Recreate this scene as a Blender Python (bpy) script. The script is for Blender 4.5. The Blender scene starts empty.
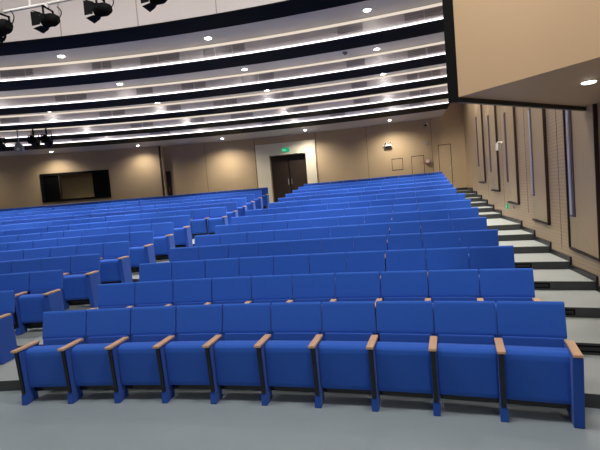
import bpy, bmesh, math, random
from mathutils import Vector, Matrix
random.seed(7)
C = bpy.context.scene.collection
D2R = math.radians
sc = bpy.context.scene

# ---------------------------------------------------------------- materials
def rgb(*c): return (c[0], c[1], c[2], 1)
def mat(name, col, rough=.6, metal=0, spec=.5, noise=None, bump=None, coat=0, sheen=0, emit=None, estr=0):
    m = bpy.data.materials.new(name); m.use_nodes = True
    nt = m.node_tree; b = nt.nodes['Principled BSDF']
    b.inputs['Base Color'].default_value = rgb(*col)
    b.inputs['Roughness'].default_value = rough
    b.inputs['Metallic'].default_value = metal
    b.inputs['Specular IOR Level'].default_value = spec
    if coat: b.inputs['Coat Weight'].default_value = coat
    if sheen:
        b.inputs['Sheen Weight'].default_value = sheen
        b.inputs['Sheen Roughness'].default_value = .5
    if emit:
        b.inputs['Emission Color'].default_value = rgb(*emit)
        b.inputs['Emission Strength'].default_value = estr
    tc = nt.nodes.new('ShaderNodeTexCoord')
    if noise:
        n = nt.nodes.new('ShaderNodeTexNoise'); n.inputs['Scale'].default_value = noise[0]
        n.inputs['Detail'].default_value = 6
        r = nt.nodes.new('ShaderNodeMix'); r.data_type = 'RGBA'
        r.inputs['A'].default_value = rgb(*[v*(1-noise[1]) for v in col])
        r.inputs['B'].default_value = rgb(*[min(1, v*(1+noise[1])) for v in col])
        nt.links.new(tc.outputs['Object'], n.inputs['Vector'])
        nt.links.new(n.outputs['Fac'], r.inputs['Factor'])
        nt.links.new(r.outputs['Result'], b.inputs['Base Color'])
    if bump:
        n2 = nt.nodes.new('ShaderNodeTexNoise'); n2.inputs['Scale'].default_value = bump[0]
        bp = nt.nodes.new('ShaderNodeBump'); bp.inputs['Strength'].default_value = bump[1]
        bp.inputs['Distance'].default_value = .004
        nt.links.new(tc.outputs['Object'], n2.inputs['Vector'])
        nt.links.new(n2.outputs['Fac'], bp.inputs['Height'])
        nt.links.new(bp.outputs['Normal'], b.inputs['Normal'])
    return m

def perforated(name, col, axis='z', scale=14, depth=.35):
    """beige acoustic board with fine horizontal grooves"""
    m = mat(name, col, .6)
    nt = m.node_tree; b = nt.nodes['Principled BSDF']
    tc = nt.nodes.new('ShaderNodeTexCoord')
    w = nt.nodes.new('ShaderNodeTexWave'); w.wave_type = 'BANDS'; w.bands_direction = 'Z'
    w.inputs['Scale'].default_value = scale; w.inputs['Distortion'].default_value = 0
    nt.links.new(tc.outputs['Object'], w.inputs['Vector'])
    rp = nt.nodes.new('ShaderNodeValToRGB')
    rp.color_ramp.elements[0].position = .0; rp.color_ramp.elements[0].color = rgb(*[v*(1-depth) for v in col])
    rp.color_ramp.elements[1].position = .35; rp.color_ramp.elements[1].color = rgb(*col)
    nt.links.new(w.outputs['Fac'], rp.inputs['Fac'])
    n = nt.nodes.new('ShaderNodeTexNoise'); n.inputs['Scale'].default_value = 1.2
    nt.links.new(tc.outputs['Object'], n.inputs['Vector'])
    mx = nt.nodes.new('ShaderNodeMix'); mx.data_type = 'RGBA'; mx.blend_type = 'MULTIPLY'
    mx.inputs['Factor'].default_value = .12
    nt.links.new(rp.outputs['Color'], mx.inputs['A']); nt.links.new(n.outputs['Fac'], mx.inputs['B'])
    nt.links.new(mx.outputs['Result'], b.inputs['Base Color'])
    bp = nt.nodes.new('ShaderNodeBump'); bp.inputs['Strength'].default_value = .3; bp.inputs['Distance'].default_value = .004
    nt.links.new(w.outputs['Fac'], bp.inputs['Height']); nt.links.new(bp.outputs['Normal'], b.inputs['Normal'])
    return m

def emis(name, col, s):
    m = bpy.data.materials.new(name); m.use_nodes = True
    nt = m.node_tree; nt.nodes.clear()
    e = nt.nodes.new('ShaderNodeEmission'); o = nt.nodes.new('ShaderNodeOutputMaterial')
    e.inputs['Color'].default_value = rgb(*col); e.inputs['Strength'].default_value = s
    nt.links.new(e.outputs[0], o.inputs[0]); return m

M = {
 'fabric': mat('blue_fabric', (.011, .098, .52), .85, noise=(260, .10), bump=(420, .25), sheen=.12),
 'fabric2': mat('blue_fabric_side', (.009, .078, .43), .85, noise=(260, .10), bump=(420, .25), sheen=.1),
 'black_pl': mat('black_plastic', (.006, .006, .008), .25),
 'black': mat('black_gloss', (.0025, .0025, .003), .6, spec=.05, noise=(1.5, .3)),
 'black_matte': mat('black_matte', (.0045, .0045, .005), .8, spec=.12),
 'wood': mat('arm_wood', (.62, .39, .235), .45, noise=(40, .15)),
 'floor': mat('floor_vinyl', (.27, .325, .355), .42, noise=(2.2, .06), bump=(60, .06)),
 'tread': mat('tread_vinyl', (.29, .32, .315), .6, noise=(3, .08), bump=(90, .1)),
 'riser': mat('riser_dark', (.045, .05, .052), .5, noise=(5, .2)),
 'base': mat('baseboard_black', (.012, .013, .016), .4),
 'beige': mat('beige_board', (.44, .335, .205), .55, noise=(1.1, .05)),
 'beige2': mat('beige_panel_smooth', (.60, .465, .28), .5, noise=(.9, .05)),
 'beige3': mat('bulkhead_beige', (.56, .385, .225), .55, noise=(.9, .04)),
 'groove': mat('groove_dark', (.02, .014, .012), .6),
 'edge': mat('panel_edge_brown', (.030, .014, .012), .5),
 'cream': mat('cream_casing', (.76, .70, .56), .5, noise=(2, .04)),
 'door': mat('dark_walnut', (.034, .020, .014), .45, noise=(7, .3)),
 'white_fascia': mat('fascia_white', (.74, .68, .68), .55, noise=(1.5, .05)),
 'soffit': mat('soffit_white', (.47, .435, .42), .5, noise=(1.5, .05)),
 'shell': mat('shell_plaster', (.40, .34, .27), .8, noise=(.5, .05)),
 'vent': mat('vent_grey', (.40, .36, .37), .6),
 'slat': mat('vent_slat', (.50, .46, .47), .5),
 'white': mat('white_plastic', (.8, .78, .76), .4),
 'metal': mat('silver_metal', (.62, .61, .60), .35, metal=.6),
 'purple': mat('light_channel', (.12, .09, .12), .35),
 'led_off': mat('light_tube', (.60, .62, .74), .3),
 'red': mat('alarm_red', (.45, .12, .12), .4),
 'grey': mat('grey_shell', (.24, .25, .30), .5),
 'led': emis('led_white', (1, .95, .97), 2.0),
 'cove': emis('cove_warm', (1, .86, .72), .42),
 'lamp': emis('lamp_face', (1, .97, .92), 14),
 'green': emis('sign_green', (.01, .34, .15), .55),
 'sign_white': emis('sign_white', (.45, 1, .70), .5),
}
M['perf'] = perforated('acoustic_grooved', (.60, .455, .29), scale=5.2, depth=.16)
M['backwall'] = perforated('back_wall_board', (.50, .375, .235), scale=3.0, depth=.03)
g = bpy.data.materials.new('window_glass'); g.use_nodes = True
nt = g.node_tree; nt.nodes.clear()
o_ = nt.nodes.new('ShaderNodeOutputMaterial'); mx = nt.nodes.new('ShaderNodeMixShader')
tr = nt.nodes.new('ShaderNodeBsdfTransparent'); gl = nt.nodes.new('ShaderNodeBsdfGlossy')
tr.inputs['Color'].default_value = rgb(.75, .78, .78); gl.inputs['Roughness'].default_value = .05
mx.inputs[0].default_value = .09
nt.links.new(tr.outputs[0], mx.inputs[1]); nt.links.new(gl.outputs[0], mx.inputs[2]); nt.links.new(mx.outputs[0], o_.inputs[0])
M['glass'] = g

# ---------------------------------------------------------------- helpers
def link(o, parent=None):
    C.objects.link(o)
    if parent: o.parent = parent
    return o
def obj(name, bm, m, parent=None, bevel=0, smooth=False, loc=None, rz=0):
    me = bpy.data.meshes.new(name)
    bmesh.ops.recalc_face_normals(bm, faces=bm.faces)
    if bevel:
        bmesh.ops.bevel(bm, geom=list(bm.edges), offset=bevel, segments=2, affect='EDGES', profile=.6)
    bm.to_mesh(me); bm.free()
    for mm in (m if isinstance(m, (list, tuple)) else [m]): me.materials.append(M[mm])
    if smooth:
        for p in me.polygons: p.use_smooth = True
    o = bpy.data.objects.new(name, me); link(o, parent)
    if loc: o.location = loc
    if rz: o.rotation_euler = (0, 0, rz)
    return o
def struct(name, bm, m, parent=None, **k):
    o = obj(name, bm, m, parent, **k)
    if not parent: o['kind'] = 'structure'
    return o
def tag(o, label, cat, group=None):
    o['label'] = label; o['category'] = cat
    if group: o['group'] = group
    return o
def thing(name, label, cat, loc=(0, 0, 0), rz=0, group=None):
    o = bpy.data.objects.new(name, None); C.objects.link(o)
    o.empty_display_size = .2
    o.location = loc; o.rotation_euler = (0, 0, rz)
    return tag(o, label, cat, group)
def BM(): return bmesh.new()
def box(bm, x0, x1, y0, y1, z0, z1, mi=0, mtx=None):
    vs = [bm.verts.new((x, y, z)) for x in (x0, x1) for y in (y0, y1) for z in (z0, z1)]
    if mtx:
        for v in vs: v.co = mtx @ v.co
    for f in ((0, 1, 3, 2), (4, 6, 7, 5), (0, 4, 5, 1), (2, 3, 7, 6), (0, 2, 6, 4), (1, 5, 7, 3)):
        fc = bm.faces.new([vs[i] for i in f]); fc.material_index = mi
    return vs
def prism(bm, pts, h0, h1, axis='x', mi=0):
    """extrude a 2-D outline along an axis"""
    def P(a, b, h):
        return (h, a, b) if axis == 'x' else ((a, h, b) if axis == 'y' else (a, b, h))
    A = [bm.verts.new(P(a, b, h0)) for a, b in pts]; B = [bm.verts.new(P(a, b, h1)) for a, b in pts]
    n = len(pts)
    fs = [bm.faces.new(A), bm.faces.new(B[::-1])]
    for i in range(n): fs.append(bm.faces.new((A[i], B[i], B[(i+1) % n], A[(i+1) % n])))
    for f in fs: f.material_index = mi
def cyl(bm, r, z0, z1, n=20, mtx=None, r2=None):
    a = [bm.verts.new((r*math.cos(2*math.pi*i/n), r*math.sin(2*math.pi*i/n), z0)) for i in range(n)]
    r2 = r if r2 is None else r2
    b = [bm.verts.new((r2*math.cos(2*math.pi*i/n), r2*math.sin(2*math.pi*i/n), z1)) for i in range(n)]
    bm.faces.new(a[::-1]); bm.faces.new(b)
    for i in range(n): bm.faces.new((a[i], a[(i+1) % n], b[(i+1) % n], b[i]))
    if mtx:
        for v in a+b: v.co = mtx @ v.co
def tube(bm, p, q, r, n=10):
    p, q = Vector(p), Vector(q); d = q-p
    m = Matrix.Translation(p) @ d.to_track_quat('Z', 'Y').to_matrix().to_4x4()
    cyl(bm, r, 0, d.length, n, m)

# ---------------------------------------------------------------- hall layout
# the seat rows, steps, ceiling beams and back wall are arcs about one centre (the origin)
R1, PIT, GAP, RISE, W = 18.9867, .97886, 1.1061, .1276, .55
ROWS = 14
def RR(i): return R1+(i-1)*PIT+(GAP if i > 8 else 0)
def pol(R, a, z=0): return Vector((R*math.sin(a), R*math.cos(a), z))
WK = .235
W0 = Vector((9.37, 20.28, 0)); WD = Vector((WK, 1, 0)).normalized(); WN = Vector((-WD.y, WD.x, 0))
def wall_a(R, off=0):
    return math.atan(WK)+math.asin((W0.x-WK*W0.y+off)/(math.hypot(1, WK)*R))
AL = D2R(-21)
ZB = 14*RISE          # back aisle
RW = 34.5             # back wall
ZC = 4.85             # beam underside
ZS = 5.13             # soffit between beams

def sector(bm, Ra, Rb, a0, a1, z0, z1, n=24, mi=0, mitop=None):
    f0 = a0 if callable(a0) else (lambda R: a0)
    f1 = a1 if callable(a1) else (lambda R: a1)
    rings = []
    for i in range(n+1):
        t = i/n; col = []
        for R in (Ra, Rb):
            a = f0(R)*(1-t)+f1(R)*t
            for z in (z0, z1): col.append(bm.verts.new(pol(R, a, z)))
        rings.append(col)
    for i in range(n):
        A, B = rings[i], rings[i+1]
        for q, (j, k) in enumerate(((0, 1), (1, 3), (3, 2), (2, 0))):
            f = bm.faces.new((A[j], A[k], B[k], B[j]))
            f.material_index = mitop if (q == 1 and mitop is not None) else mi
    bm.faces.new((rings[0][0], rings[0][2], rings[0][3], rings[0][1])).material_index = mi
    bm.faces.new((rings[-1][0], rings[-1][1], rings[-1][3], rings[-1][2])).material_index = mi

# floor and raked tiers
b = BM(); box(b, -16, 16, 6, 37, -.1, 0); struct('floor', b, 'floor')
risers = [RR(i+1)-.6 if i != 8 else RR(8)+PIT-.6 for i in range(1, 14)]
risers.append(RR(14)+.38)
for k, R in enumerate(risers):
    z = (k+1)*RISE
    Rn = risers[k+1] if k+1 < len(risers) else RW
    b = BM(); sector(b, R, Rn, AL, lambda r: wall_a(r), z-RISE+(.0005), z, 40, 1, 0)
    # everything above the tier below; lower tiers continue under the upper ones
    struct('floor_tier', b, ('tread', 'riser'))

# back wall : boards in arc pieces, door opening, booth window opening
def arcwall(bm, a0, a1, z0, z1, R=RW, n=None, mi=0, th=.2):
    n = n or max(2, int(abs((a1 if not callable(a1) else .37)-(a0))/D2R(1.2)))
    sector(bm, R, R+th, a0, a1, z0, z1, n, mi)
DA0, DA1, DZ = D2R(6.87), D2R(9.6), 4.0
b = BM()
arcwall(b, D2R(-1.2), DA0, ZB-.3, 7); arcwall(b, DA1, lambda r: wall_a(r), ZB-.3, 7); arcwall(b, DA0, DA1, DZ, 7)
bw = struct('wall_back', b, 'backwall')
RL = 34.2
WA0, WA1, WZ0, WZ1 = D2R(-9.95), D2R(-5.12), 2.74, 3.99
b = BM()
arcwall(b, AL, WA0, ZB-.3, 7, RL); arcwall(b, WA1, D2R(-1.2), ZB-.3, 7, RL)
sector(b, RL, RW+.2, D2R(-1.2), D2R(-1.12), ZB-.3, 7, 1); arcwall(b, WA0, WA1, ZB-.3, WZ0, RL); arcwall(b, WA0, WA1, WZ1, 7, RL)
struct('wall_back_left', b, 'backwall')
# dark vertical joints and grooves of the back wall
def joint(a, z0, z1, R=RW, w=.025):
    b = BM(); da = w/2/R; sector(b, R-.012, R-.001, a-da, a+da, z0, z1, 1); return b
struct('trim_1', joint(D2R(-1.25), ZB, ZC, RL, .09), 'groove')
jb = BM()
for a, zt in ((5.80, ZC), (10.42, ZC), (14.1, ZC), (2.0, ZC), (18.55, ZC)):
    da = (.010 if a in (5.80, 10.42) else .006)/RW
    sector(jb, RW-.008, RW-.001, D2R(a)-da, D2R(a)+da, ZB+.1, zt, 1)
struct('trim_2', jb, 'groove')
b = BM(); sector(b, RW-.03, RW-.001, DA1+D2R(.9), lambda r: wall_a(r), ZB, ZB+.1, 20)
sector(b, RW-.03, RW-.001, D2R(-1.1), DA0-D2R(.9), ZB, ZB+.1, 8); struct('baseboard_back', b, 'base')
# narrow dark doorway seen edge-on beside the step in the wall
b = BM(); sector(b, RW-.05, RW-.002, D2R(-1.05), D2R(-.72), ZB, 3.72, 1); d = struct('door_2', b, 'groove')
b = BM(); sector(b, RW-.056, RW-.05, D2R(-.92), D2R(-.88), 2.75, 3.0, 1); struct('door_pull', b, 'red', d)
# main double door at the back, in a deep cream casing
b = BM()
ZF = 4.53; CA0, CA1 = D2R(5.88), D2R(10.34)
sector(b, RW-.09, RW-.001, CA0, DA0, ZB, ZF, 3); sector(b, RW-.09, RW-.001, DA1, CA1, ZB, ZF, 3); sector(b, RW-.09, RW-.001, DA0, DA1, DZ, ZF, 4)
cas = struct('door_1', b, 'cream')
b = BM(); sector(b, RW-.001, RW+.34, DA0-.004, DA0, ZB-.3, DZ, 1); sector(b, RW-.001, RW+.34, DA1, DA1+.004, ZB-.3, DZ, 1); sector(b, RW-.001, RW+.34, DA0, DA1, DZ, DZ+.1, 2)
struct('door_jamb', b, 'cream', cas)
am = (DA0+DA1)/2
for a0, a1, s in ((DA0, am-.0003, 1), (am+.0003, DA1, -1)):
    b = BM(); sector(b, RW+.22, RW+.28, a0+.0004, a1-.0004, ZB-.1, DZ-.02, 2)
    for (u0, u1, z0, z1) in ((.16, .84, ZB+.25, ZB+.95), (.16, .84, ZB+1.1, DZ-.22)):
        sector(b, RW+.205, RW+.222, a0+(a1-a0)*u0, a0+(a1-a0)*u1, z0, z1, 2)
    leaf = struct('door_leaf', b, 'door', cas)
    b = BM(); ah = am-.0022*s
    tube(b, pol(RW+.15, ah, ZB+.88), pol(RW+.15, ah, ZB+1.14), .013); tube(b, pol(RW+.15, ah, ZB+.9), pol(RW+.22, ah, ZB+.9), .01); tube(b, pol(RW+.15, ah, ZB+1.13), pol(RW+.22, ah, ZB+1.13), .01)
    h = struct('door_handle', b, 'metal', leaf)
b = BM(); sector(b, RW+.30, RW+.34, DA0-.01, DA1+.01, ZB-.3, DZ+.1, 3); struct('trim_3', b, 'groove')
# flush service doors and hatch outlined by dark grooves
def outlined(name, a0, a1, z0, z1):
    a0, a1 = D2R(a0), D2R(a1); g_ = .022/RW
    b = BM(); sector(b, RW-.006, RW-.001, a0, a1, z0, z1, 3); o = struct(name, b, 'groove')
    b = BM(); sector(b, RW-.014, RW-.006, a0+g_, a1-g_, z0+(.03 if z0 > 2 else .0), z1-.03, 3); p = struct('door_leaf', b, 'backwall', o)
    return o
outlined('door_3', 17.11, 17.98, ZB, 3.38)
dd = outlined('door_4', 18.95, 19.78, ZB, 3.73)
b = BM(); box(b, -.015, .015, -.03, 0, -.06, .06); struct('door_handle', b, 'metal', dd, loc=pol(RW-.015, D2R(19.68), 2.75), rz=-D2R(19.7))
outlined('hatch_1', 15.76, 16.53, 2.85, 3.35)

# projection booth behind the wide window
def booth():
    b = BM()
    sector(b, RL+1.9, RL+2.0, WA0-.02, WA1+.02, ZB, 4.3, 6); sector(b, RL+.2, RL+2, WA0-.024, WA0-.02, ZB, 4.3, 1)
    sector(b, RL+.2, RL+2, WA1+.02, WA1+.024, ZB, 4.3, 1); sector(b, RL+.2, RL+2, WA0-.02, WA1+.02, 4.3, 4.35, 4); sector(b, RL+.2, RL+2, WA0-.02, WA1+.02, ZB-.05, ZB, 4)
    struct('wall_booth', b, 'beige')
booth()
wn = BM(); fr = .006
sector(wn, RL-.03, RL+.1, WA0, WA1, WZ0, WZ0+.09, 5); sector(wn, RL-.03, RL+.1, WA0, WA1, WZ1-.1, WZ1, 5)
sector(wn, RL-.03, RL+.1, WA0, WA0+.003, WZ0, WZ1, 1); sector(wn, RL-.03, RL+.1, WA1-.003, WA1, WZ0, WZ1, 1)
win = struct('window_1', wn, 'black_matte')
wa = WA0+(WA1-WA0)*.265; wb = WA0+(WA1-WA0)*.745
b = BM(); sector(b, RL+.02, RL+.07, WA0+.003, wa, WZ0+.09, WZ1-.1, 2); struct('side_panel', b, 'black', win)
b = BM(); sector(b, RL+.02, RL+.07, wb, WA1-.003, WZ0+.09, WZ1-.1, 2); struct('side_panel', b, 'black', win)
b = BM(); sector(b, RL+.04, RL+.05, wa, wb, WZ0+.09, WZ1-.1, 3); struct('pane', b, 'glass', win)
b = BM(); sector(b, RL-.02, RL+.08, wa-.0006, wa+.0006, WZ0+.09, WZ1-.1, 1); struct('mullion', b, 'groove', win)
L = bpy.data.lights.new('booth_lamp', 'POINT'); L.energy = 3.2; L.color = (1, .86, .6); L.shadow_soft_size = .2
o = bpy.data.objects.new('booth_lamp', L); C.objects.link(o); o.location = pol(RL+1.3, (wa+wb)/2-.01, 2.5)

# right wall with its stepped baseboard
ROT = Matrix(((WD.x, WN.x, 0, W0.x), (WD.y, WN.y, 0, W0.y), (0, 0, 1, 0), (0, 0, 0, 1)))   # local (s, d, z)
def wbox(bm, s0, s1, d0, d1, z0, z1, mi=0): box(bm, s0, s1, d0, d1, z0, z1, mi, ROT)
b = BM(); wbox(b, -14, 13.2, -.2, 0, -.1, 7); struct('wall_right', b, 'perf')
def s_at(R):
    P = pol(R, wall_a(R)); return (P-W0).dot(WD)
b = BM(); bh = .08
prev = -14
zs = 0
for k, R in enumerate(risers+[RW]):
    s = s_at(R)
    wbox(b, prev, s if k == len(risers) else s+.0, .001, .03, zs, zs+bh)
    if k < len(risers): wbox(b, s-.045, s, .001, .03, zs+bh, zs+RISE+bh)
    prev = s; zs += RISE
struct('baseboard_right', b, 'base')
b = BM()
for s in (1.36, 3.35, 5.95-.35, 7.75, -1.0):
    wbox(b, s-.006, s+.006, .0005, .003, .8 if s < 2 else 1.3, 7)
struct('trim_4', b, 'groove')

# tall wedge panels with a light channel along the far edge
PN = [(9.33, 4.2, 2.56, 8.06, 2.06, 9.05), (7.23, 3.92, 2.30, 6.03, 1.79, 6.97), (5.13, 3.66, 1.99, 4.02, 1.50, 5.06), (2.93, 3.39, 1.69, 1.90, 1.20, 2.96), (.65, 3.05, 1.40, -.26, .87, .82)]
ordw = ['first', 'second', 'third', 'fourth', 'fifth', 'sixth', 'seventh', 'eighth', 'ninth', 'tenth', 'eleventh', 'twelfth', 'thirteenth', 'fourteenth', 'fifteenth', 'sixteenth', 'seventeenth', 'eighteenth', 'nineteenth', 'twentieth', 'twenty-first', 'twenty-second']
plab = ['narrowest tall beige wall panel on the right wall, farthest, nearest the back corner',
        'second tall beige wedge panel on the right wall, counted from the back corner',
        'middle tall beige wedge panel on the right wall, above the small green exit sign',
        'fourth tall beige wedge panel on the right wall, counted from the back corner',
        'nearest and widest tall beige panel on right wall, with thick bluish light tube']
for q, (sl, zt, zb, sr, zbr, sbl) in enumerate(PN):
    t = thing('wall_panel', plab[q], 'wall panel', (W0+WD*sr)[:], 0, 'tall wedge panels along the right wall')
    inv = Matrix.Translation(-(W0+WD*sr))
    far = max(sl, sbl)+ (.05 if q == 4 else 0); top = 6.6
    ztop2 = zt+ (zb-zbr)*1.1
    P = {}
    def V(s, d, z): return inv @ (ROT @ Vector((s, d, z)))
    b = BM()
    dN, dF = .05, .085
    slant = lambda s_: s_-.033*(s_+7.04)     # the channel ridge stands back from the board's far corner
    fr_ = slant(far)
    v = {'nbr': V(sr, dN, zbr), 'fbr': V(far, .008, zbr+.02), 'fm': V(fr_, dF, zb), 'fmt': V(fr_, dF, zt), 'ftt': V(far, .03, ztop2), 'ft': V(far, .03, top), 'nt': V(sr, dN, top), 'ntm': V(sr, dN, ztop2)}
    bv = {k_: b.verts.new(x) for k_, x in v.items()}
    back = {k_: b.verts.new(V(sr if k_[0] == 'n' else far, .005, (ROT.inverted() @ inv.inverted() @ x).z)) for k_, x in v.items()}
    b.faces.new((bv['nbr'], bv['fm'], bv['fmt'], bv['ntm']))           # main face
    b.faces.new((bv['nbr'], bv['fbr'], bv['fm']))                      # lower folded facet
    b.faces.new((bv['fmt'], bv['ftt'], bv['ntm']))                     # upper folded facet
    b.faces.new((bv['ntm'], bv['ftt'], bv['ft'], bv['nt']))
    ring = ['nbr', 'fbr', 'fm', 'fmt', 'ftt', 'ft', 'nt', 'ntm']
    for i in range(8):
        a_, c_ = ring[i], ring[(i+1) % 8]
        b.faces.new((bv[a_], back[a_], back[c_], bv[c_]))
    b.faces.new([back[r_] for r_ in ring])
    obj('board', b, 'beige2', t)
    b = BM()   # dark near edge and bottom edge
    for (s0, d0, z0, s1, d1, z1) in ((sr-.02, dN, zbr-.02, sr-.02, dN, top),):
        box(b, sr-.022, sr-.003, .004, dN+.006, zbr-.03, top, 0, inv @ ROT)
    vs = [(sr-.022, .004, zbr-.04), (sr-.022, dN+.006, zbr-.04), (far, .04, zbr-.02), (far, .004, zbr-.02)]
    lo = [b.verts.new(V(*x)) for x in vs]; hi = [b.verts.new(V(x[0], x[1], x[2]+.032)) for x in vs]
    b.faces.new(lo); b.faces.new(hi[::-1])
    for i in range(4): b.faces.new((lo[i], hi[i], hi[(i+1) % 4], lo[(i+1) % 4]))
    obj('edge_strip', b, 'edge', t)
    w_ = .10 if q < 3 else (.12 if q == 3 else .19)
    b = BM(); box(b, fr_-w_+.01, fr_+.02, dF-.012, dF+.012, zb, zt, 0, inv @ ROT)
    ch = obj('light_channel', b, 'purple', t)
    b = BM(); box(b, fr_-w_*.62, fr_-w_*.22, dF+.012, dF+.026, zb+.03, zt-.03, 0, inv @ ROT)
    obj('light_tube', b, 'led_off' if q > 2 else 'purple', ch)
    if q == 4:
        b = BM(); box(b, far+.05, far+.075, .004, .03, zbr, top, 0, inv @ ROT); obj('joint_strip', b, 'groove', t)

# left side wall, upper shell ceiling
b = BM(); sector(b, 8, 36, AL-.006, AL, -.1, 7, 2); struct('wall_left', b, 'beige')
b = BM(); box(b, -16, 16, 6, 37, 7, 7.1); struct('ceiling', b, 'shell')

# soffit between the beams
EO = -.82
end = lambda r: wall_a(r, EO)
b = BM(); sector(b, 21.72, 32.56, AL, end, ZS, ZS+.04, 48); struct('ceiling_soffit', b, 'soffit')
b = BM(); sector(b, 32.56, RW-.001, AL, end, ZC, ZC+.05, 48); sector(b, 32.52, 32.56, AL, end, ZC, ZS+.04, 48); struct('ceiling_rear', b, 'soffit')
# high white fascia above the first beam
b = BM(); sector(b, 21.25, 21.35, AL, end, ZC, 6.98, 48)
fr = struct('ceiling_front', b, 'white_fascia')
b = BM()
for a in (-2, 1.4, 4.8, 8.2, 11.6, 15, 18.4):
    sector(b, 21.243, 21.249, D2R(a)-.0003, D2R(a)+.0003, ZC, 6.9, 1)
struct('joint_line', b, 'vent', fr)

beams = [('T', 21.25, 21.75), ('A', 23.17, 23.80), ('B', 25.33, 26.02), ('C', 27.44, 28.18), ('D', 29.63, 30.45), ('E', 31.40, 32.52)]
VENTS = {
 'A': [(-4.2, -3.4), (-3.3, -2.5), (-.82, 0), (.05, .4), (-1.2, -.85), (3.39, 3.85), (3.91, 4.37), (5.86, 6.73), (6.78, 7.85), (9.07, 9.63), (9.68, 10.48), (10.53, 11.12), (15.56, 16.68), (18.5, 19.29), (19.33, 20.13)],
 'B': [(-1.27, -.71), (-.65, .48), (3.35, 4.27), (5.95, 6.64), (6.7, 7.33), (9.39, 10.29), (10.35, 11.19), (15.13, 16.07), (18.22, 19.08), (19.18, 20.07)],
 'C': [(-6.69, -5.65), (-.83, -.09), (-.02, .72), (3.36, 4.24), (6.32, 7.02), (7.08, 7.77), (9.69, 10.49), (10.55, 11.28), (14.73, 15.59), (17.86, 18.4), (18.51, 19.15), (19.2, 19.62)],
 'D': [(-7.04, -5.72), (-.56, .18), (.25, .92), (3.42, 4.37), (6.2, 7.69), (9.89, 11.34), (14.29, 15.28), (17.7, 18.29), (18.35, 18.87)],
 'E': [(-5.77, -4.55), (-.4, 1.02), (7.56, 8.82), (12.28, 13.29), (17.5, 18.43)]}
blab = {'T': 'widest black ceiling beam, nearest of the curved beams, below the stage spotlights',
 'A': 'second curved ceiling beam from the stage, white vented face with bright light strip',
 'B': 'third curved ceiling beam from the stage, white vented face with bright light strip',
 'C': 'fourth curved ceiling beam from the stage, white vented face with bright light strip',
 'D': 'fifth curved ceiling beam from the stage, white vented face with bright light strip',
 'E': 'rearmost curved ceiling beam, thin lit face just before the back wall soffit'}
for k, Ra, Rb in beams:
    t = thing('ceiling_beam', blab[k], 'ceiling beam', (0, 0, 0), 0, 'curved beams across the hall ceiling')
    b = BM(); sector(b, Ra+.001, Rb, AL, end, ZC-(.02), ZC if k != 'T' else ZC-.001, 48)
    if k != 'T': sector(b, Rb-.03, Rb, AL, end, ZC, ZS-.001, 48)
    else: sector(b, 21.36, 21.75, AL, end, ZC, ZS-.001, 48)
    obj('underside', b, 'black', t)
    if k == 'T': continue
    b = BM(); sector(b, Ra, Ra+.03, AL, end, ZC+.001, ZS-.062, 48)
    fa = obj('fascia', b, 'white_fascia', t)
    b = BM()
    sector(b, Ra-.035, Ra-.002, AL, end, ZC-.004, ZC+.010, 48)
    obj('light_strip', b, 'led', t)
    b = BM(); sector(b, Ra-.004, Ra+.006, AL, end, ZS-.060, ZS-.012, 48); obj('cove_strip', b, 'cove', t)
    for (a0, a1) in VENTS[k]:
        b = BM(); sector(b, Ra-.008, Ra-.001, D2R(a0), D2R(a1), ZC+.05, ZS-.08, 3)
        v = obj('air_vent', b, 'vent', fa)
        b = BM()
        for j in range(4):
            z = ZC+.068+j*.034; sector(b, Ra-.014, Ra-.008, D2R(a0)+.0004, D2R(a1)-.0004, z, z+.014, 3)
        obj('slats', b, 'slat', v)

# downlights in the soffits
def area(loc, size, e, col=(1, .96, .92), spot=None):
    L = bpy.data.lights.new('downlight_lamp', 'SPOT')
    L.energy = e; L.color = col; L.spot_size = D2R(spot or 120); L.spot_blend = .6 if (spot or 0) != 152 else 1; L.shadow_soft_size = size
    o = bpy.data.objects.new('downlight_lamp', L); C.objects.link(o); o.location = loc
    return o
rowsL = [('A', 22.85, ZS, (-5.05, 2.31, 9.64, 17.02), 120), ('B', 25.05, ZS, (-4.31, 2.71, 9.76, 16.78), 185), ('C', 27.25, ZS, (-10.3, -3.69, 2.94, 9.77, 16.59), 250), ('D', 29.45, ZS, (-10, -3.5, 3.2, 9.8, 16.4), 280),
         ('E', 31.2, ZS, (-10, -3.5, 3.2, 9.8, 16.4), 250), ('F', 33.55, ZC, (-14.7, -8.61, -2.48, 3.78, 9.94, 15.92), 150)]
nm = {'A': 'first', 'B': 'second', 'C': 'third', 'D': 'fourth', 'E': 'fifth', 'F': 'rearmost'}
PROTO = {}
for k, R, z, angs, e in rowsL:
    for j, a in enumerate(angs):
        aa = D2R(a)
        lab = f'small lit ceiling downlight, {ordw[j]} from the left in the {nm[k]} soffit bay from the stage'
        t = thing('downlight', lab, 'ceiling light', pol(R, aa, z), -aa, 'downlights in the ceiling soffits')
        if not PROTO:
            b = BM(); cyl(b, .085, -.008, 0, 20); PROTO['rim'] = obj('rim', b, 'white', t)
            b = BM(); cyl(b, .058, -.012, -.0082, 20); PROTO['lens'] = obj('lens', b, 'lamp', t)
        else:
            for n_ in ('rim', 'lens'):
                c = PROTO[n_].copy(); C.objects.link(c); c.parent = t
        area(pol(R, aa, z-.05), .07, e*(.45 if (k == 'F' and j < 3) else 1), (1, .95, .9) if k != 'F' else (1, .90, .74), 93 if k != 'F' else 152)

b = BM(); cyl(b, .055, -.03, 0, 16); cyl(b, .03, -.055, -.03, 16)
tag(obj('smoke_detector', b, 'grey', loc=pol(24.92, D2R(15.22), ZS)), 'small dark smoke detector on the second grey soffit bay', 'smoke detector')

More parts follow.
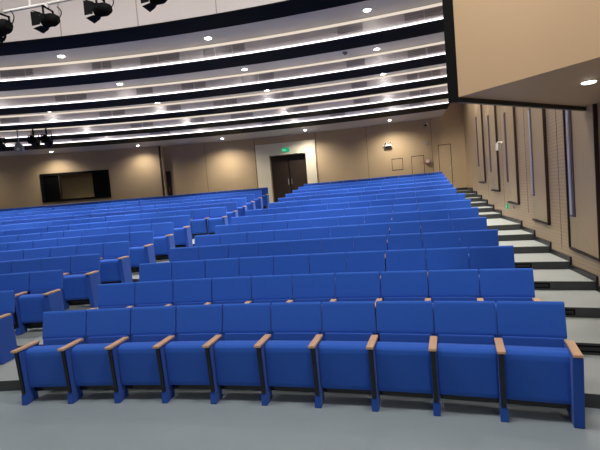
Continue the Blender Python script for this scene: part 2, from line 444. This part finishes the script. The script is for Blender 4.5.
# proscenium bulkhead over the right end of the front row
ZBK = 2.95
P0 = Vector((7.02, 18.79, 0)); PA = Vector((7.73, 17.64, 0)); PB = Vector((9.64, 20.44, 0))
dA = (PA-P0).normalized(); dB = (PB-P0).normalized()
def to_wall(P, d):   # distance along d until the right wall plane
    return ((W0-P).dot(WN))/d.dot(WN)
EA = P0+dA*(to_wall(P0, dA)-.01); EB = P0+dB*(to_wall(P0, dB)-.01)
b = BM(); prism(b, [(P0.x, P0.y), (EA.x, EA.y), (EB.x, EB.y)], ZBK, 6.98, 'z')
bk = struct('wall_front', b, 'beige3')
def strip(p, q, th, z0, z1, side):
    d = (q-p).normalized(); n = Vector((-d.y, d.x, 0))*side*th
    b = BM(); prism(b, [(p.x, p.y), (q.x, q.y), (q.x+n.x, q.y+n.y), (p.x+n.x, p.y+n.y)], z0, z1, 'z'); return b
struct('edge_trim', strip(P0+dB*.0, EB, .05, ZBK-.05, ZBK+.2, 1), 'base', bk)
cp_ = Vector((-.93, .36, 0)).normalized()
struct('corner_post', strip(P0+cp_*.105, P0-cp_*.01, .06, ZBK-.04, 6.98, 1), 'black_matte', bk)
nA = Vector((dA.y, -dA.x, 0)); 
if nA.dot(Vector((-1, -1, 0))) < 0: nA = -nA
b = BM()
q0 = P0+nA*.002
for s0, s1 in ((0, 6),):
    p, q = P0+dA*.0+nA*.001, EA+nA*.001
    prism(b, [(p.x, p.y), (q.x, q.y), (q.x+nA.x*.003, q.y+nA.y*.003), (p.x+nA.x*.003, p.y+nA.y*.003)], 4.07, 4.08, 'z')
struct('joint_line', b, 'edge', bk)
t = thing('downlight', 'bright downlight in the underside of the beige bulkhead at the right', 'ceiling light', (8.24, 18.55, ZBK))
b = BM(); cyl(b, .075, -.008, 0, 20); obj('rim', b, 'white', t)
b = BM(); cyl(b, .058, -.014, -.0082, 20); obj('lens', b, 'lamp', t)
area((8.24, 18.55, ZBK-.05), .06, 14, (1, .95, .88), 140)

# wall washers above the right wall, in the gap beside the ceiling beams
for s_ in (9.3, 7.2, 5.1, 2.95, .8, -1.3):
    p = W0+WD*s_+WN*.42
    area((p.x, p.y, 6.7), .22, 240, (1, .90, .78), 110)
# ---------------------------------------------------------------- seats
def seat_parts():
    S = {}
    # local frame: x across, y away from the stage, z up, origin on the floor under the front edge
    b = BM()
    prism(b, [(.352, .612), (.392, .605), (.46, .90), (.452, .921), (.432, .928), (.412, .912), (.350, .64)], -.2745, .2745, 'x')
    S['backrest'] = (b, 'fabric', .012)
    b = BM()
    prism(b, [(.265, .30), (.325, .30), (.375, .622), (.325, .622)], -.246, .246, 'x')
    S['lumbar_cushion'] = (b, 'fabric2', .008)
    b = BM()
    pts = [(.045, .165), (.10, .15), (.155, .165), (.20, .50), (.20, .57), (.175, .598), (.10, .604), (.05, .597), (.024, .572), (.018, .53), (.03, .20)]
    prism(b, pts, -.246, .246, 'x')
    S['seat_cushion'] = (b, 'fabric', .012)
    b = BM(); prism(b, [(.10, .10), (.30, .10), (.30, .148), (.10, .148)], -.245, .245, 'x'); S['crossbar'] = (b, 'black_pl', .004)
    return S
def make_mesh(name, bm, m, bevel):
    o = obj(name, bm, m, None, bevel); me = o.data; bpy.data.objects.remove(o); return me
SM = {k: make_mesh(k, *v) for k, v in seat_parts().items()}
def panel_bm():
    b = BM()
    prism(b, [(-.055, .605), (.265, .605), (.265, .46), (.15, .12), (.16, .001), (0, .001), (-.02, .12)], -.026, .026, 'x')
    return b
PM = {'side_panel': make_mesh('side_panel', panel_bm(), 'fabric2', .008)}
b = BM(); prism(b, [(-.105, .612), (.27, .606), (.27, .632), (-.105, .638)], -.034, .034, 'x'); PM['armrest'] = make_mesh('armrest', b, 'wood', .007)
b = BM(); prism(b, [(-.075, .604), (-.045, .604), (-.008, .125), (-.036, .125)], -.019, .019, 'x'); PM['front_inlay'] = make_mesh('front_inlay', b, 'black_pl', .004)
b = BM(); prism(b, [(-.04, .002), (.08, .002), (.08, .11), (-.03, .12)], -.031, .031, 'x'); PM['foot'] = make_mesh('foot', b, 'fabric2', .006)
# full, fabric-wrapped end standard
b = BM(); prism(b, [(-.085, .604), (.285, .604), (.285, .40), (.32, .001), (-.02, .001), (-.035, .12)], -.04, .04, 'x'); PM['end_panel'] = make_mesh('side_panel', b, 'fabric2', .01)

def part(name, me, parent, x=0):
    o = bpy.data.objects.new(name, me); C.objects.link(o); o.parent = parent; o.location = (x, 0, 0); return o
def standard(t, x, endp):
    p = part('side_panel', PM['end_panel'] if endp else PM['side_panel'], t, x)
    part('armrest', PM['armrest'], p)
    if not endp:
        part('front_inlay', PM['front_inlay'], p); part('foot', PM['foot'], p)
def seat(R, a, z, label, group, left=False, lend=False, rend=False, wid=W):
    t = thing('auditorium_seat', label, 'seat', pol(R, a, z), -a, group)
    for k in ('backrest', 'lumbar_cushion', 'seat_cushion', 'crossbar'): part(k, SM[k], t)
    standard(t, W/2, rend)
    if left: standard(t, -W/2, lend)
th0, dth = 2.05, .2430
TH = [2.05, 2.287, 2.544, 2.778, 3.02, 3.273, 3.507, 3.751, 4.105, 4.353, 4.588, 4.826, 5.062, 5.30]
for i in range(1, ROWS+1):
    R = RR(i); a0 = TH[i-1]/(R1+(i-1)*PIT); z = (i-1)*RISE
    for k in range(10):
        a = a0+(k+.5)*W/R
        rw = 'front row' if i == 1 else ('rearmost row' if i == ROWS else ordw[i-1]+' row')
        seat(R, a, z, f'blue tip-up seat, {ordw[k]} from the central aisle, {rw} of the right-hand block', 'blue auditorium seats in the right-hand block', left=(k == 0), lend=(i != 1), rend=(k == 9))
NL = [0, 2, 3, 4, 6, 7, 9, 11, 14, 15, 17, 18, 20, 21]
for i in range(2, ROWS+1):
    R = RR(i); z = (i-1)*RISE
    x = 1.086+.2*(i-2) if i < 9 else 2.97+.21*(i-9)
    a1 = math.asin(x/(R+.433))
    for k in range(NL[i-1]):
        a = a1-(k+.5)*W/R
        rw = 'nearest visible row' if i == 2 else ('rearmost row' if i == ROWS else ordw[i-2]+' visible row')
        seat(R, a, z, f'blue tip-up seat, {ordw[k]} from the central aisle, {rw} of the left-hand block', 'blue auditorium seats in the left-hand block', left=(k == NL[i-1]-1), rend=(k == 0))

# step lights let into the aisle risers
for k in range(5):
    R = risers[k]; i = k+1
    a = TH[i-1]/(R1+(i-1)*PIT)+(10*W+.50)/RR(i)
    if k == 0: a += .0
    b = BM(); box(b, -.14, .14, -.008, -.001, .03, .105)
    t = thing('step_light', f'dark unlit step light plate in the {ordw[k]} aisle riser beside the right wall', 'step light', pol(R, a, k*RISE), -a, 'step lights in the right aisle')
    obj('face_plate', b, 'black_matte', t)
    b = BM(); box(b, -.12, .12, -.012, -.008, .05, .085); obj('lens', b, 'base', t)

# ---------------------------------------------------------------- small fittings
def exit_sign(loc, rz, w, h, label, mtx=None):
    t = thing('exit_sign', label, 'exit sign', loc, rz)
    b = BM(); box(b, -w/2, w/2, 0, .03, -h/2, h/2); obj('housing', b, 'green', t)
    b = BM()  # running figure with arrow
    u = h/10
    cyl(b, u*.9, -.002, -.0005, 10, Matrix.Translation((-w*.05+u*.6, 0, u*2.9)) @ Matrix.Rotation(math.pi/2, 4, 'X'))
    prism(b, [(-w*.05-u*.6, u*1.8), (-w*.05+u*.7, u*1.8), (-w*.05+u*.1, -u*.8), (-w*.05-u*1.1, -u*.8)], -.002, -.0005, 'y')
    prism(b, [(-w*.05+u*.5, u*1.6), (-w*.05+u*2.3, u*.6), (-w*.05+u*2, u*.1), (-w*.05+u*.3, u*.9)], -.002, -.0005, 'y')
    prism(b, [(-w*.05-u*.2, -u*.8), (-w*.05+u*1.6, -u*1.8), (-w*.05+u*1.2, -u*3.6), (-w*.05+u*.6, -u*3.4), (-w*.05+u*.8, -u*2.2), (-w*.05-u*1, -u*.9)], -.002, -.0005, 'y')
    prism(b, [(-w*.05-u*1.1, -u*.8), (-w*.05-u*.4, -u*.8), (-w*.05-u*1.6, -u*2.9), (-w*.05-u*3.3, -u*2.7), (-w*.05-u*3.2, -u*2.1), (-w*.05-u*1.9, -u*2.2)], -.002, -.0005, 'y')
    prism(b, [(-w*.42, 0), (-w*.30, u*1.9), (-w*.30, u*.7), (-w*.2, u*.7), (-w*.2, -u*.7), (-w*.30, -u*.7), (-w*.30, -u*1.9)], -.002, -.0005, 'y')
    obj('pictogram', b, 'sign_white', t)
    return t
exit_sign(pol(RW-.13, D2R(8.15), 4.20), -D2R(8.15), .34, .17, 'green running-man exit sign above the dark double door')
wa_rz = math.atan2(WD.y, WD.x)-math.pi   # faces the hall from the right wall
P = W0+WD*5.25+WN*.035
exit_sign((P.x, P.y, 1.38), math.atan2(WD.y, WD.x)+math.pi, .13, .13, 'small green exit sign low on the right wall beside the steps')

def onback(a, z, d=0): return pol(RW-d, D2R(a), z)
# twin-head emergency light
t = thing('emergency_light', 'white twin-head emergency light with dark base high on the back wall', 'emergency light', onback(15.6, 3.95, .03), -D2R(15.6))
b = BM(); box(b, -.15, .15, -.07, -.001, -.12, .03); obj('battery_box', b, 'white', t, .008)
b = BM(); box(b, -.13, .13, -.075, -.07, -.12, -.05); obj('base_plate', b, 'black_matte', t)
for s in (-1, 1):
    b = BM(); cyl(b, .05, -.03, .05, 14, Matrix.Translation((s*.10, -.06, .09)) @ Matrix.Rotation(math.pi/2, 4, 'X')); hd = obj('lamp_head', b, 'white', t)
    b = BM(); cyl(b, .036, .05, .054, 14, Matrix.Translation((s*.10, -.06, .09)) @ Matrix.Rotation(math.pi/2, 4, 'X')); obj('lens', b, 'black_pl', hd)
b = BM(); box(b, -.21, -.17, -.04, -.001, -.03, .04); obj('plug', b, 'white', t)
# dome camera
t = thing('dome_camera', 'small dark dome camera high on the back wall near the right corner', 'security camera', onback(18.22, 4.61), -D2R(18.22))
b = BM(); box(b, -.05, .09, -.10, -.001, 0, .05); obj('mount', b, 'white', t, .006)
b = BM(); bmesh.ops.create_uvsphere(b, u_segments=14, v_segments=8, radius=.055); obj('dome', b, 'black_pl', t, smooth=True).location = (0, -.085, -.02)
b = BM(); cyl(b, .075, 0, .04, 18, Matrix.Rotation(math.pi/2, 4, 'X')); cyl(b, .04, .04, .055, 18, Matrix.Rotation(math.pi/2, 4, 'X'))
tag(obj('wall_sounder', b, 'vent', loc=onback(18.17, 3.87, .001), rz=-D2R(18.17)), 'round grey-brown sounder on back wall below the dome camera', 'sounder')
t = thing('fire_alarm', 'reddish fire alarm with strobe beside the flush service doors', 'fire alarm', onback(18.22, 3.10), -D2R(18.22))
b = BM(); box(b, -.09, .09, -.07, -.001, -.11, .05); obj('base', b, 'red', t, .01)
b = BM(); cyl(b, .075, 0, .05, 16, Matrix.Translation((0, -.07, .0)) @ Matrix.Rotation(math.pi/2, 4, 'X')); obj('strobe', b, 'white', t)
# bracket camera on right wall
t = thing('wall_camera', 'white camera on a curved bracket high on the right wall', 'security camera', (W0+WD*5.56+Vector((0, 0, 2.96)))[:], math.atan2(WD.y, WD.x)+math.pi)
b = BM(); cyl(b, .05, 0, .02, 14, Matrix.Translation((0, 0, .05)) @ Matrix.Rotation(math.pi/2, 4, 'X')); obj('base', b, 'white', t)
b = BM(); pts = [(0, -.02, .05), (0, -.06, .08), (0, -.10, .08), (0, -.13, .04)]
for p, q in zip(pts, pts[1:]): tube(b, p, q, .018)
obj('bracket', b, 'white', t)
b = BM(); tube(b, (.0, -.12, .04), (.0, -.13, -.13), .035, 14); obj('body', b, 'white', t)
b = BM(); tube(b, (.0, -.13, -.13), (.0, -.131, -.14), .026, 14); obj('lens', b, 'black_pl', t)
# sockets low on the right wall
for s, z, lab in ((.62, .85, 'small grey-brown socket plate low on wall under the nearest tall panel'), (4.62, 1.38, 'small brown socket plate beside the low green exit sign')):
    t = thing('wall_socket', lab, 'wall socket', (W0+WD*s+Vector((0, 0, z)))[:], math.atan2(WD.y, WD.x)+math.pi)
    b = BM(); box(b, -.055, .055, -.012, -.001, -.04, .04); pl = obj('plate', b, 'vent', t, .004)
    b = BM()
    for sx in (-.02, .0, .02): box(b, sx-.004, sx+.004, -.0135, -.012, -.015, .015)
    obj('slots', b, 'black_matte', pl)

# ---------------------------------------------------------------- stage spotlights on their pipe
t = thing('lighting_pipe', 'white pipe with hanger carrying the stage spotlights, top left corner', 'lighting pipe', (0, 0, 0))
def pipe_pt(a): return pol(19.8, D2R(a), 4.62+.0155*(a-5))
b = BM()
for j in range(8): tube(b, pipe_pt(3+j*2), pipe_pt(5+j*2), .018)
obj('pipe', b, 'white', t)
for a in (6.25, 11.0, 14.5):
    b = BM(); p = pipe_pt(a); tube(b, p, p+Vector((0, 0, 2.36)), .014); obj('hanger', b, 'white', t)
def spotlight(a, zc, yaw, label, sc_=1.0, R=19.75):
    t = thing('stage_spotlight', label, 'spotlight', pol(R, D2R(a), zc), yaw, 'stage spotlights on the front pipe')
    s = sc_
    ax = Matrix.Rotation(math.pi/2, 4, 'Y') @ Matrix.Rotation(0, 4, 'Z')    # local z -> +x ; lens towards -x
    b = BM(); cyl(b, .072*s, -.045*s, .07*s, 18, ax); cyl(b, .072*s, .07*s, .12*s, 18, ax, .045*s)
    for q in range(4): cyl(b, .077*s, (-.03+q*.024)*s, (-.022+q*.024)*s, 18, ax)
    obj('body', b, 'black_matte', t, smooth=False)
    b = BM(); cyl(b, .083*s, -.065*s, -.04*s, 18, ax); col = obj('lens_ring', b, 'black_matte', t)
    b = BM(); cyl(b, .06*s, -.067*s, -.0652*s, 18, ax); obj('lens', b, 'metal', col)
    for q in range(4):
        rot = Matrix.Rotation(q*math.pi/2, 4, 'X')
        b = BM()
        v = [(-.066, -.065, .075), (-.066, .065, .075), (-.155, .085, .105), (-.155, -.085, .105)]
        lo = [b.verts.new(rot @ (Vector(p)*s)) for p in v]; hi = [b.verts.new(rot @ ((Vector(p)+Vector((.002, 0, .005)))*s)) for p in v]
        b.faces.new(lo); b.faces.new(hi[::-1])
        for j in range(4): b.faces.new((lo[j], hi[j], hi[(j+1) % 4], lo[(j+1) % 4]))
        obj('barn_door', b, 'black_matte', t)
    b = BM()
    for y in (-.088, .088):
        box(b, -.012*s, .012*s, (y-.004)*s, (y+.004)*s, -.01*s, .14*s)
    box(b, -.012*s, .012*s, -.092*s, .092*s, .135*s, .145*s); obj('yoke', b, 'black_matte', t)
    b = BM(); box(b, -.02*s, .02*s, -.02*s, .02*s, .145*s, .20*s); obj('clamp', b, 'metal', t)
    b = BM(); pr = None
    for j in range(9):
        u = j/8*math.pi; p = Vector((.09+.05*math.sin(u), .05, .02+.15*(j/8)))*s
        if pr is not None: tube(b, pr, p, .006*s, 6)
        pr = p
    obj('cable', b, 'black_matte', t)
spotlight(5.2, 4.42, D2R(-25), 'black spotlight cut by the left frame edge, leftmost on the pipe', 1.15)
spotlight(7.0, 4.43, D2R(-8), 'black spotlight with open barn doors, second from left on the pipe', 1.0)
spotlight(9.0, 4.46, D2R(-8), 'black spotlight with open barn doors, third from left on the pipe', 1.0)
spotlight(11.1, 4.49, D2R(-12), 'black spotlight with open barn doors, rightmost on the pipe', 1.0)

# fixtures hanging under the rear beams at far left
def follow(a, z, lab, s=1.0):
    t = thing('hanging_spotlight', lab, 'spotlight', pol(29.0, D2R(a), z), -D2R(a), 'dark spotlights hanging under the rear beams')
    b = BM(); cyl(b, .11*s, -.14*s, .14*s, 16, Matrix.Rotation(D2R(70), 4, 'X')); cyl(b, .13*s, .13*s, .16*s, 16, Matrix.Rotation(D2R(70), 4, 'X')); obj('body', b, 'black_matte', t)
    b = BM()
    for x in (-.15, .15): box(b, (x-.01)*s, (x+.01)*s, -.02, .02, -.04*s, .20*s)
    box(b, -.16*s, .16*s, -.02, .02, .19*s, .21*s); box(b, -.02, .02, -.02, .02, .2*s, ZS-z-.002); obj('yoke', b, 'black_matte', t)
follow(-8.45, 4.52, 'dark spotlight under the rear beams, at the left frame edge', 1.15)
follow(-6.35, 4.56, 'left one of two dark spotlights hanging side by side under rear beams', 1.1)
follow(-5.55, 4.56, 'right one of two dark spotlights hanging side by side under rear beams', 1.1)
t = thing('hanging_speaker', 'small grey tapered fixture hanging between the dark rear spotlights', 'hanging fixture', pol(29.0, D2R(-7.3), 4.42), D2R(7.3))
b = BM(); prism(b, [(-.13, -.14), (.13, -.14), (.12, .03), (.03, .16), (-.03, .16), (-.12, .03)], -.08, .08, 'y'); obj('shell', b, 'grey', t, .01)
b = BM(); cyl(b, .05, .08, .085, 14, Matrix.Rotation(math.pi/2, 4, 'X') @ Matrix.Translation((0, -.06, 0))); obj('lens', b, 'white', t)
b = BM(); box(b, -.015, .015, -.015, .015, .16, ZS-4.42-.002); obj('hanger', b, 'grey', t)

# ---------------------------------------------------------------- light
w = bpy.data.worlds.new('World'); sc.world = w; w.use_nodes = True
bg = w.node_tree.nodes['Background']; bg.inputs[0].default_value = rgb(.95, .95, 1.0); bg.inputs[1].default_value = .07
# fill lamps added overhead out of view, above the front floor and behind the camera
for x, y, z, e in ((3.2, 17.7, 6.7, 55), (6.2, 17.0, 6.7, 80), (.2, 18.0, 6.7, 50), (3, 10, 6.7, 16), (6.8, 10.5, 6.7, 60)):
    L = bpy.data.lights.new('fill_lamp', 'AREA'); L.energy = e; L.size = 1.0; L.color = (1, .96, .92)
    o = bpy.data.objects.new('fill_lamp', L); C.objects.link(o); o.location = (x, y, z)

# ---------------------------------------------------------------- camera
cam = bpy.data.cameras.new('camera'); co = bpy.data.objects.new('camera', cam); C.objects.link(co)
right = Vector((.99656392, -.00504685, -.0826733)); up = Vector((.0828272, .06072296, .99471221)); fwd = Vector((0, .9981419, -.06093233))
m = Matrix((right, up, -fwd)).transposed().to_4x4(); m.translation = Vector((5.24188, 14.01991, 2.03348))
co.matrix_world = m
cam.sensor_width = 36; cam.lens = 446.44/600*36; cam.clip_start = .05; cam.clip_end = 200
sc.camera = co
sc.view_settings.view_transform = 'Standard'; sc.view_settings.look = 'None'; sc.view_settings.gamma = 1
sc.view_settings.use_curve_mapping = False
sc.view_settings.exposure = 1.0
